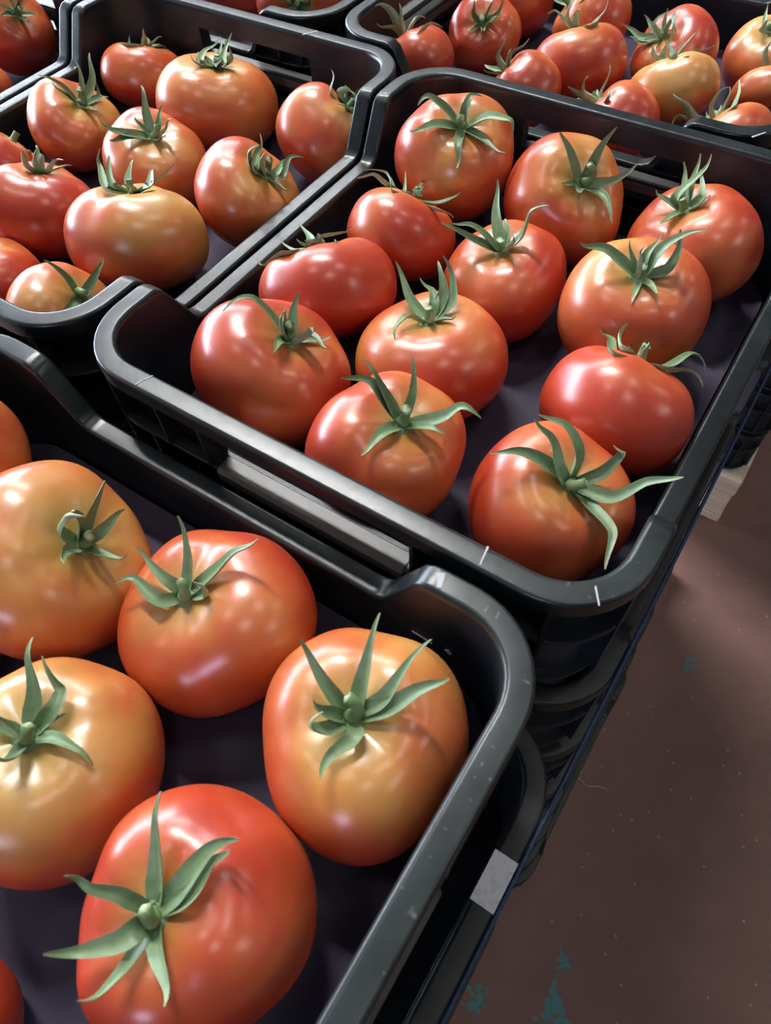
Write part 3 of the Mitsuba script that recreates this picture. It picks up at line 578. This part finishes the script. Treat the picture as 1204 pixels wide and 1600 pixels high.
         sepals=[[(-0.0075, -0.0217, 0.0133), (-0.0121, -0.0350, 0.0241)], [(-0.0041, -0.0180, 0.0084), (-0.0062, -0.0346, 0.0113)], [(-0.0082, 0.0065, 0.0129), (-0.0164, 0.0159, 0.0276)], [(0.0005, 0.0082, 0.0075), (-0.0043, 0.0174, 0.0135)], [(0.0103, 0.0039, 0.0074), (0.0166, 0.0052, 0.0182)], [(0.0088, -0.0042, 0.0034), (0.0136, -0.0063, 0.0058)], [(-0.0059, -0.0031, 0.0089), (-0.0094, -0.0050, 0.0143)]]),
    'C6': dict(at=(-0.0509, 0.2000, -0.0434), R=0.0394, k=0.748, axis=(0.6167, 0.2902, 0.7318), ripe=0.45, seed=125, stem=(0.0037, 0.0016, 0.0103),
         sepals=[[(-0.0017, -0.0102, 0.0125), (-0.0036, -0.0072, 0.0192), (0.0019, -0.0039, 0.0254)], [(0.0018, -0.0110, 0.0108), (-0.0085, 0.0087, 0.0114), (-0.0071, 0.0166, 0.0154)], [(0.0079, 0.0086, -0.0012), (0.0070, 0.0205, 0.0040), (0.0122, 0.0289, 0.0030)], [(0.0075, 0.0030, 0.0025), (0.0019, 0.0178, 0.0016), (0.0027, 0.0235, 0.0022)], [(0.0054, -0.0067, 0.0127), (0.0112, -0.0100, 0.0216)], [(0.0127, -0.0017, -0.0019), (0.0212, -0.0030, -0.0036)], [(0.0076, 0.0047, -0.0019), (0.0125, 0.0077, -0.0033)]]),
    'C7': dict(at=(-0.1723, 0.1162, -0.0453), R=0.0414, k=0.752, axis=(0.0021, 0.4403, 0.8978), ripe=0.25, seed=126, stem=(0.0000, 0.0035, 0.0072),
         sepals=[[(0.0016, -0.0087, 0.0115), (0.0072, -0.0075, 0.0243)], [(0.0052, -0.0046, 0.0104), (0.0143, -0.0043, 0.0216)], [(0.0063, -0.0012, 0.0104), (0.0161, 0.0000, 0.0213)], [(0.0128, 0.0003, 0.0069), (0.0137, 0.0057, 0.0108), (0.0205, 0.0081, 0.0137)], [(-0.0093, 0.0085, 0.0070), (-0.0127, 0.0127, 0.0118)], [(0.0031, 0.0123, -0.0006), (0.0055, 0.0212, -0.0015)]]),
    'C8': dict(at=(-0.0844, 0.1253, -0.0415), R=0.0471, k=0.723, axis=(-0.1861, 0.3382, 0.9225), ripe=0.66, seed=127, stem=(-0.0015, 0.0027, 0.0074),
         sepals=[[(-0.0036, -0.0085, 0.0105), (-0.0214, 0.0097, 0.0154)], [(-0.0033, -0.0140, 0.0114), (-0.0245, 0.0000, 0.0151), (-0.0282, 0.0014, 0.0184)], [(-0.0082, 0.0078, 0.0049), (-0.0151, 0.0197, 0.0100)], [(0.0161, 0.0036, 0.0087), (-0.0012, 0.0266, 0.0091)], [(0.0150, 0.0118, 0.0075), (0.0258, 0.0215, 0.0163)], [(0.0117, -0.0061, 0.0117), (0.0132, -0.0131, 0.0176)], [(-0.0028, -0.0062, 0.0070), (-0.0046, -0.0103, 0.0114)]]),
    'C9': dict(at=(-0.2453, 0.1361, -0.0457), R=0.0353, k=0.780, axis=(0.1726, 0.7939, 0.5830), ripe=0.2, seed=128, stem=(0.0014, 0.0064, 0.0047),
         sepals=[[(0.0205, -0.0015, -0.0001), (0.0253, -0.0001, 0.0039)]]),
    'C10': dict(at=(-0.1531, 0.0494, -0.0497), R=0.0367, k=0.700, axis=(0.0704, 0.5136, 0.8551), ripe=0.1, seed=129, stem=(0.0006, 0.0041, 0.0068),
         sepals=[]),
    'C11': dict(at=(-0.0741, 0.0474, -0.0464), R=0.0351, k=0.702, axis=(0.6570, 0.4041, 0.6364), ripe=0.5, seed=130, stem=(0.0080, -0.0012, 0.0070),
         sepals=[[(-0.0023, -0.0017, 0.0148), (-0.0049, -0.0053, 0.0304)], [(-0.0013, 0.0130, 0.0052), (-0.0016, 0.0282, 0.0100)], [(0.0097, -0.0133, 0.0093), (0.0147, -0.0188, 0.0122)], [(0.0133, 0.0034, -0.0014), (0.0202, 0.0056, -0.0010)], [(0.0057, 0.0086, -0.0039), (0.0094, 0.0146, -0.0070)]]),
    'D1': dict(at=(-0.0439, 0.4105, -0.0377), R=0.0350, k=0.697, axis=(-0.5779, 0.1797, 0.7961), ripe=0.2, seed=131, stem=(-0.0046, 0.0014, 0.0064),
         sepals=[[(-0.0083, -0.0102, 0.0226), (-0.0159, -0.0200, 0.0290)], [(-0.0010, -0.0050, 0.0150), (0.0020, -0.0065, 0.0258)], [(-0.0006, 0.0086, 0.0057), (0.0005, 0.0168, 0.0099), (0.0050, 0.0236, 0.0093)], [(0.0202, -0.0149, 0.0112), (0.0216, -0.0076, 0.0147), (0.0142, 0.0268, 0.0028)], [(-0.0076, -0.0074, 0.0092), (-0.0157, -0.0174, 0.0122)], [(-0.0096, 0.0040, -0.0032), (-0.0165, 0.0069, -0.0061)], [(0.0038, 0.0043, 0.0086), (0.0064, 0.0070, 0.0140)]]),
    'D2': dict(at=(-0.0324, 0.5090, -0.0496), R=0.0340, k=0.700, axis=(0.2401, -0.6343, 0.7349), ripe=0.2, seed=132, stem=(0.0019, -0.0051, 0.0059),
         sepals=[[(-0.0056, -0.0084, 0.0094), (-0.0030, -0.0109, 0.0193)], [(0.0044, -0.0010, 0.0062), (0.0111, -0.0044, 0.0204)], [(0.0113, -0.0048, 0.0073), (0.0203, -0.0087, 0.0122)], [(0.0116, 0.0027, 0.0077), (0.0165, 0.0037, 0.0196)], [(-0.0027, -0.0082, -0.0015), (-0.0047, -0.0139, -0.0030)], [(0.0076, -0.0121, 0.0004), (0.0111, -0.0183, 0.0021)]]),
    'D3': dict(at=(-0.0406, 0.5863, -0.0514), R=0.0377, k=0.766, axis=(-0.0225, -0.0201, 0.9995), ripe=0.02, seed=133, stem=(-0.0002, -0.0002, 0.0080),
         sepals=[]),
    'D4': dict(at=(0.0678, 0.4901, -0.0460), R=0.0413, k=0.721, axis=(-0.3858, 0.2557, 0.8864), ripe=0.08, seed=134, stem=(-0.0031, 0.0020, 0.0071),
         sepals=[[(-0.0055, -0.0078, 0.0098), (-0.0035, -0.0130, 0.0230)], [(-0.0135, 0.0031, 0.0068), (-0.0216, 0.0043, 0.0100), (-0.0277, 0.0030, 0.0057)], [(0.0184, -0.0147, 0.0130), (0.0131, 0.0177, 0.0097), (0.0181, 0.0237, 0.0126)], [(0.0166, -0.0158, 0.0112), (0.0159, 0.0227, 0.0001)], [(0.0009, -0.0059, 0.0125), (0.0036, -0.0109, 0.0236)], [(-0.0062, 0.0095, 0.0026), (-0.0097, 0.0147, 0.0045)], [(-0.0074, -0.0054, 0.0068), (-0.0112, -0.0076, 0.0109)]]),
    'D5': dict(at=(0.0479, 0.5601, -0.0433), R=0.0349, k=0.880, axis=(-0.8019, -0.2931, 0.5206), ripe=0.4, seed=135, stem=(-0.0064, -0.0023, 0.0042),
         sepals=[[(-0.0194, 0.0080, -0.0006), (-0.0232, 0.0115, 0.0010)], [(0.0139, -0.0161, 0.0116), (0.0169, -0.0124, 0.0169)]]),
    'D6': dict(at=(0.1303, 0.5439, -0.0461), R=0.0372, k=0.700, axis=(-0.5322, -0.4873, 0.6923), ripe=0.3, seed=136, stem=(-0.0043, -0.0039, 0.0055),
         sepals=[[(-0.0168, -0.0008, -0.0026), (-0.0271, 0.0006, 0.0002), (-0.0359, 0.0009, 0.0009)], [(-0.0071, -0.0092, 0.0121), (-0.0004, -0.0140, 0.0226)], [(0.0064, -0.0081, 0.0187), (0.0130, -0.0178, 0.0143)], [(-0.0112, 0.0042, 0.0042), (-0.0205, 0.0095, 0.0100)], [(-0.0152, -0.0043, -0.0053), (-0.0249, -0.0040, -0.0011)], [(-0.0049, -0.0114, -0.0003), (-0.0078, -0.0175, 0.0001)], [(-0.0018, 0.0030, 0.0122), (-0.0031, 0.0042, 0.0191)]]),
    'D7': dict(at=(0.1519, 0.4823, -0.0446), R=0.0351, k=0.697, axis=(-0.4954, 0.4330, 0.7531), ripe=0.85, seed=137, stem=(-0.0038, 0.0071, 0.0010),
         sepals=[[(-0.0111, -0.0098, 0.0074), (-0.0131, -0.0133, 0.0173)], [(-0.0065, -0.0032, 0.0058), (-0.0032, -0.0047, 0.0268)], [(0.0037, 0.0091, 0.0077), (0.0071, 0.0202, 0.0176)], [(0.0152, -0.0177, 0.0136), (0.0126, 0.0152, 0.0049), (0.0234, 0.0216, 0.0010)], [(0.0055, -0.0187, 0.0142), (-0.0038, -0.0130, 0.0211)], [(-0.0058, 0.0060, -0.0030), (-0.0098, 0.0103, -0.0055)], [(-0.0091, -0.0013, -0.0015), (-0.0160, -0.0024, -0.0030)]]),
    'D8': dict(at=(0.0515, 0.4224, -0.0434), R=0.0301, k=0.879, axis=(-0.7630, -0.1407, 0.6309), ripe=0.12, seed=138, stem=(-0.0061, -0.0011, 0.0050),
         sepals=[[(-0.0200, 0.0059, -0.0031), (-0.0245, 0.0086, -0.0022)], [(-0.0055, -0.0059, 0.0129), (0.0006, -0.0063, 0.0253)], [(0.0013, 0.0005, 0.0118), (0.0154, 0.0039, 0.0236)], [(-0.0089, -0.0091, 0.0011), (-0.0138, -0.0130, 0.0027)], [(-0.0036, 0.0080, 0.0061), (-0.0057, 0.0133, 0.0099)]]),
    'D9': dict(at=(0.1322, 0.4185, -0.0484), R=0.0325, k=0.851, axis=(-0.8038, 0.0365, 0.5938), ripe=0.18, seed=139, stem=(-0.0064, 0.0003, 0.0048),
         sepals=[[(-0.0102, -0.0099, 0.0109), (-0.0102, -0.0128, 0.0219)], [(-0.0018, 0.0072, 0.0079), (-0.0013, 0.0181, 0.0184)], [(0.0115, -0.0170, 0.0135), (0.0107, -0.0153, 0.0179)], [(-0.0159, -0.0141, 0.0100), (-0.0203, -0.0180, 0.0133)], [(-0.0133, 0.0029, -0.0019), (-0.0201, 0.0040, -0.0012)], [(-0.0060, 0.0103, 0.0008), (-0.0097, 0.0174, 0.0011)]]),
    'D10': dict(at=(0.2004, 0.5827, -0.0498), R=0.0390, k=0.698, axis=(-0.2309, -0.2635, 0.9366), ripe=0.6, seed=140, stem=(-0.0018, -0.0021, 0.0075),
         sepals=[[(-0.0052, -0.0040, 0.0049), (-0.0137, 0.0167, 0.0080)], [(-0.0071, -0.0106, 0.0046), (-0.0044, -0.0200, 0.0174)]]),
    'D11': dict(at=(0.2132, 0.4278, -0.0481), R=0.0348, k=0.694, axis=(-0.7575, 0.3249, 0.5662), ripe=0.45, seed=141, stem=(-0.0045, 0.0071, 0.0028),
         sepals=[[(-0.0126, -0.0080, 0.0044), (-0.0218, -0.0118, 0.0151), (-0.0299, -0.0163, 0.0196)], [(-0.0186, 0.0021, -0.0030), (-0.0269, 0.0040, -0.0022), (-0.0337, 0.0033, -0.0083)], [(-0.0058, -0.0006, 0.0141), (-0.0028, -0.0002, 0.0284)], [(0.0003, 0.0084, 0.0080), (0.0014, 0.0192, 0.0178)], [(0.0102, -0.0117, 0.0192), (0.0064, 0.0209, 0.0178)], [(-0.0067, 0.0088, -0.0007), (-0.0105, 0.0128, -0.0001)], [(-0.0020, 0.0120, 0.0027), (-0.0033, 0.0193, 0.0044)]]),
    'D12': dict(at=(0.2157, 0.5254, -0.0530), R=0.0283, k=0.696, axis=(-0.4008, 0.6841, 0.6094), ripe=0.65, seed=142, stem=(-0.0032, 0.0055, 0.0049),
         sepals=[[(-0.0048, -0.0011, 0.0081), (-0.0081, -0.0020, 0.0193), (-0.0075, -0.0024, 0.0253)], [(-0.0049, 0.0084, -0.0053), (-0.0068, 0.0244, -0.0063)]]),
    'E1': dict(at=(-0.3075, 0.4894, -0.0485), R=0.0424, k=0.749, axis=(-0.0249, 0.0436, 0.9987), ripe=0.15, seed=143, stem=(-0.0002, 0.0003, 0.0080),
         sepals=[]),
    'E2': dict(at=(-0.1988, 0.4601, -0.0388), R=0.0428, k=0.769, axis=(0.4863, -0.7996, 0.3524), ripe=0.1, seed=144, stem=(0.0039, -0.0064, 0.0028),
         sepals=[[(0.0014, -0.0070, 0.0058), (0.0064, -0.0163, 0.0170)], [(0.0122, -0.0012, 0.0017), (0.0216, -0.0038, 0.0130)], [(0.0040, -0.0079, 0.0006), (0.0062, -0.0229, 0.0051)], [(0.0062, -0.0036, -0.0077), (0.0107, -0.0060, -0.0138)], [(-0.0051, -0.0078, 0.0068), (-0.0083, -0.0126, 0.0110)]]),
    'F1': dict(at=(-0.4198, 0.2966, -0.0419), R=0.0398, k=0.758, axis=(0.7670, 0.0933, 0.6349), ripe=0.08, seed=145, stem=(0.0061, 0.0007, 0.0051),
         sepals=[[(0.0038, -0.0115, 0.0102), (0.0066, -0.0188, 0.0171)], [(0.0037, 0.0021, 0.0081), (0.0087, 0.0052, 0.0178)], [(0.0070, -0.0152, 0.0061), (0.0109, -0.0233, 0.0076)], [(0.0050, -0.0044, 0.0090), (0.0121, -0.0090, 0.0206)], [(0.0071, 0.0062, -0.0009), (0.0113, 0.0100, -0.0014)], [(0.0120, -0.0025, -0.0017), (0.0187, -0.0037, -0.0020)]]),
    'F2': dict(at=(-0.3781, 0.2111, -0.0532), R=0.0367, k=0.707, axis=(-0.0689, 0.1397, 0.9878), ripe=0.05, seed=146, stem=(-0.0006, 0.0011, 0.0079),
         sepals=[]),
}

TOMATO_LABEL = {
    'A1': 'broad yellow-orange tomato with a tightly curled calyx, at the back of the front crate',
    'A2': 'round red tomato with five thick sepals, in the front crate, second from its left back',
    'A3': 'orange-red tomato with two thin wiry sepals, in the right back corner of the front crate',
    'A4': 'orange tomato cut by the left picture edge, in the second row of the front crate',
    'A5': 'largest red tomato with a seven-pointed calyx, nearest at the bottom of the picture',
    'A6': 'dark orange tomato at the left picture edge, behind the yellow-orange one in the front crate',
    'A7': 'bright red sliver of a tomato in the bottom left corner of the picture',
    'A8': 'red sliver of a tomato at the left picture edge, between two big orange tomatoes',
    'B1': 'orange-red tomato with a star-shaped six-pointed calyx, in the back left corner of the middle crate',
    'B2': 'orange tomato with long straight sepals, below the far hand slot of the middle crate',
    'B3': 'wide red tomato with a bunched calyx, in the back right corner of the middle crate',
    'B4': 'red tomato with its calyx facing away, in front of the star-calyx tomato, middle crate',
    'B5': 'red tomato with one tall vertical sepal, second row from the back of the middle crate',
    'B6': 'round orange-red tomato by the right wall of the middle crate, second from the back',
    'B7': 'red tomato with a dry flat calyx, by the left wall of the middle crate',
    'B8': 'red ribbed tomato with a tuft of upright sepals, in the centre of the middle crate',
    'B9': 'deep red squarish tomato with a tall stem, near the right wall of the middle crate',
    'B10': 'dark red tomato with a thick cut stem, front left corner of the middle crate',
    'B11': 'pale orange-red tomato in the centre of the front row of the middle crate',
    'B12': 'red heart-shaped tomato with long arching sepals, in the front right corner of the middle crate',
    'C1': 'small orange tomato partly hidden in the back left of the upper left crate',
    'C2': 'wide ribbed orange tomato at the back of the upper left crate',
    'C3': 'orange-red tomato in the back right corner of the upper left crate, against the middle crate',
    'C4': 'pale orange tomato with spiky upright sepals, at the left wall of the upper left crate',
    'C5': 'orange tomato with one long leftward sepal, in the middle of the upper left crate',
    'C6': 'round orange tomato with a curly calyx, by the right wall of the upper left crate',
    'C7': 'wide red tomato at the left picture edge, beside the yellow-orange one, upper left crate',
    'C8': 'big yellow-orange tomato at the front right of the upper left crate',
    'C9': 'red tomato at the left picture edge, topmost there in the upper left crate',
    'C10': 'red tomato at the left picture edge, lowest there in the upper left crate',
    'C11': 'small orange tomato with a round stem end, behind the upper left crate\'s front rim',
    'D1': 'small red tomato under a tall calyx, near left corner of the upper right crate',
    'D2': 'red ribbed tomato in the upper right crate, behind the small one in its corner',
    'D3': 'deep red tomato without visible calyx at the top picture edge, in the upper right crate',
    'D4': 'red tomato with a dimpled top in the middle of the upper right crate',
    'D5': 'orange tomato cut by the top picture edge, in the upper right crate',
    'D6': 'orange-red tomato with a tangled calyx, at the far rim of the upper right crate',
    'D7': 'yellow tomato in the middle of the upper right crate',
    'D8': "red tomato half hidden behind the left end of the middle crate's far rim",
    'D9': "red tomato half hidden by the middle crate's far rim, in front of the yellow one",
    'D10': 'orange tomato with a pale left side at the right picture edge, upper right crate',
    'D11': "orange tomato with three upright sepals, behind the right end of the middle crate's far rim",
    'D12': 'light orange tomato at the right picture edge, below the pale-sided one, upper right crate',
    'E1': 'red sliver of a tomato at the top picture edge, left in the top centre crate',
    'E2': 'red tomato with a green calyx at the top picture edge, in the top centre crate',
    'F1': 'pinkish red tomato with a dark calyx in the top left corner of the picture',
    'F2': 'red tomato at the left picture edge, below the pinkish one in the top left corner',
}

GROUP = {'A': 'tomatoes in the front crate', 'B': 'tomatoes in the middle crate', 'C': 'tomatoes in the upper left crate', 'D': 'tomatoes in the upper right crate',
         'E': 'tomatoes in the crate at the top centre edge', 'F': 'tomatoes in the top left corner crate'}
for code, d in FRUIT.items():
    add_tomato(code, d, TOMATO_LABEL[code], GROUP[code[0]])

# tomatoes glimpsed through the hand slots of the far stack
for i, (x, y, level, ripe) in enumerate([(.328, .878, 4, .1), (.240, .880, 4, .3), (.328, .878, 5, .05), (.240, .879, 5, .2), (.326, .880, 3, .1)]):
    v, f, gr, th, ph = fruit_shape(.040, .8, 300 + i, 40, 64)
    z = KZ - .1 * level - .0785 + .032
    k = thing('tomato', 'red tomato glimpsed through a slot of the far stack at the right edge', 'tomato', 'tomatoes inside the far stack')
    put(k, ply((v + [x, y, z], f), 'm_skin', smooth=True, color=fruit_color(v, .040, .8, gr, th, ripe, 300 + i)))

# ------------------------------------------------------------------ small things
# a blank white tag on the rim of the crate under the front crate
tag = box(0.2955, 0.3068, -0.0905, -0.0675, -0.0998, -0.0993)
part(CRATE['A1'], 'tag', ply(tag, 'm_sticker'), label='blank white paper tag')
# a blue cord stretched along the right side of the stacks
ys = np.linspace(-0.36, 0.66, 60)
cord = tube(np.stack([0.3085 + .0008 * np.sin(ys * 6) + .002 * np.clip(ys, 0, 1), ys, -0.1015 + .0006 * np.sin(ys * 11)], 1), .0011, 8)
put(thing('cord', 'blue plastic cord running along the right side of the near stacks above the floor', 'cord'), ply(cord, 'm_cord', smooth=True))
# pale scuffs on the rims and inside the front crate
def scuff(parent, a, b, width, up=(0, 0, 1), label=None):
    a, b, up = np.array(a, float), np.array(b, float), np.array(up, float)
    d = (b - a) / np.linalg.norm(b - a); s = np.cross(up, d) * width / 2
    v = [a - s, b - s * .6, b + s * .6, a + s]
    lo = [x - up * .0002 for x in v]; hi = [x + up * .00025 for x in v]
    m = trimesh.convex.convex_hull(np.array(lo + hi))
    part(parent, 'scuff', ply(m, 'm_scuff'))
scuff(CRATE['B'], (.2397, .0112, 0), (.2410, .0022, 0), .0009)
scuff(CRATE['B'], (.2830, .0172, 0), (.2876, .0104, 0), .0008)
scuff(CRATE['A'], (.2300, -.0090, 0), (.2325, -.0150, 0), .0032)
scuff(CRATE['A'], (.2215, -.0182, -.0478), (.2322, -.0182, -.0488), .0013, (0, -1, 0))
scuff(CRATE['A'], (.2395, -.0182, -.0465), (.2415, -.0182, -.0490), .0024, (0, -1, 0))
scuff(CRATE['D'], (.2365, .3560, 0), (.2420, .3650, 0), .0012)
scuff(CRATE['C'], (-.0980, .3365, 0), (-.0915, .3470, 0), .0012)
scuff(CRATE['B'], (.0556, .0106, 0), (.0525, .0016, 0), .0005)
# teal paint spots and a wisp of straw on the floor
def paint(cx, cy, size, seed):
    from shapely.geometry import Point
    from shapely.ops import unary_union
    g = np.random.default_rng(seed)
    blobs = unary_union([Point(cx + g.normal() * size * .45, cy + g.normal() * size * .62).buffer(size * g.uniform(.06, .30), 3) for _ in range(34)])
    polys = list(getattr(blobs, 'geoms', [blobs]))
    m = trimesh.util.concatenate([trimesh.creation.extrude_polygon(p, .0004) for p in polys])
    m.apply_translation([0, 0, FLOOR])
    part('floor', 'paint_spot', ply(m, 'm_teal'), label='teal paint spot')
paint(.4536, -.0022, .011, 2)
paint(.4633, -.0569, .021, 4)
paint(.3700, -.1050, .016, 6)
paint(.4442, .5106, .011, 8)
s = smooth_line([(.3573, .2369, FLOOR + .0012), (.3700, .2330, FLOOR + .004), (.3807, .2312, FLOOR + .0012), (.3950, .2390, FLOOR + .003), (.4099, .2431, FLOOR + .0012)], 24)
put(thing('straw', 'pale wisp of straw on the floor beside the near stacks', 'straw'), ply(tube(s, .0007, 6), 'm_straw', smooth=True))
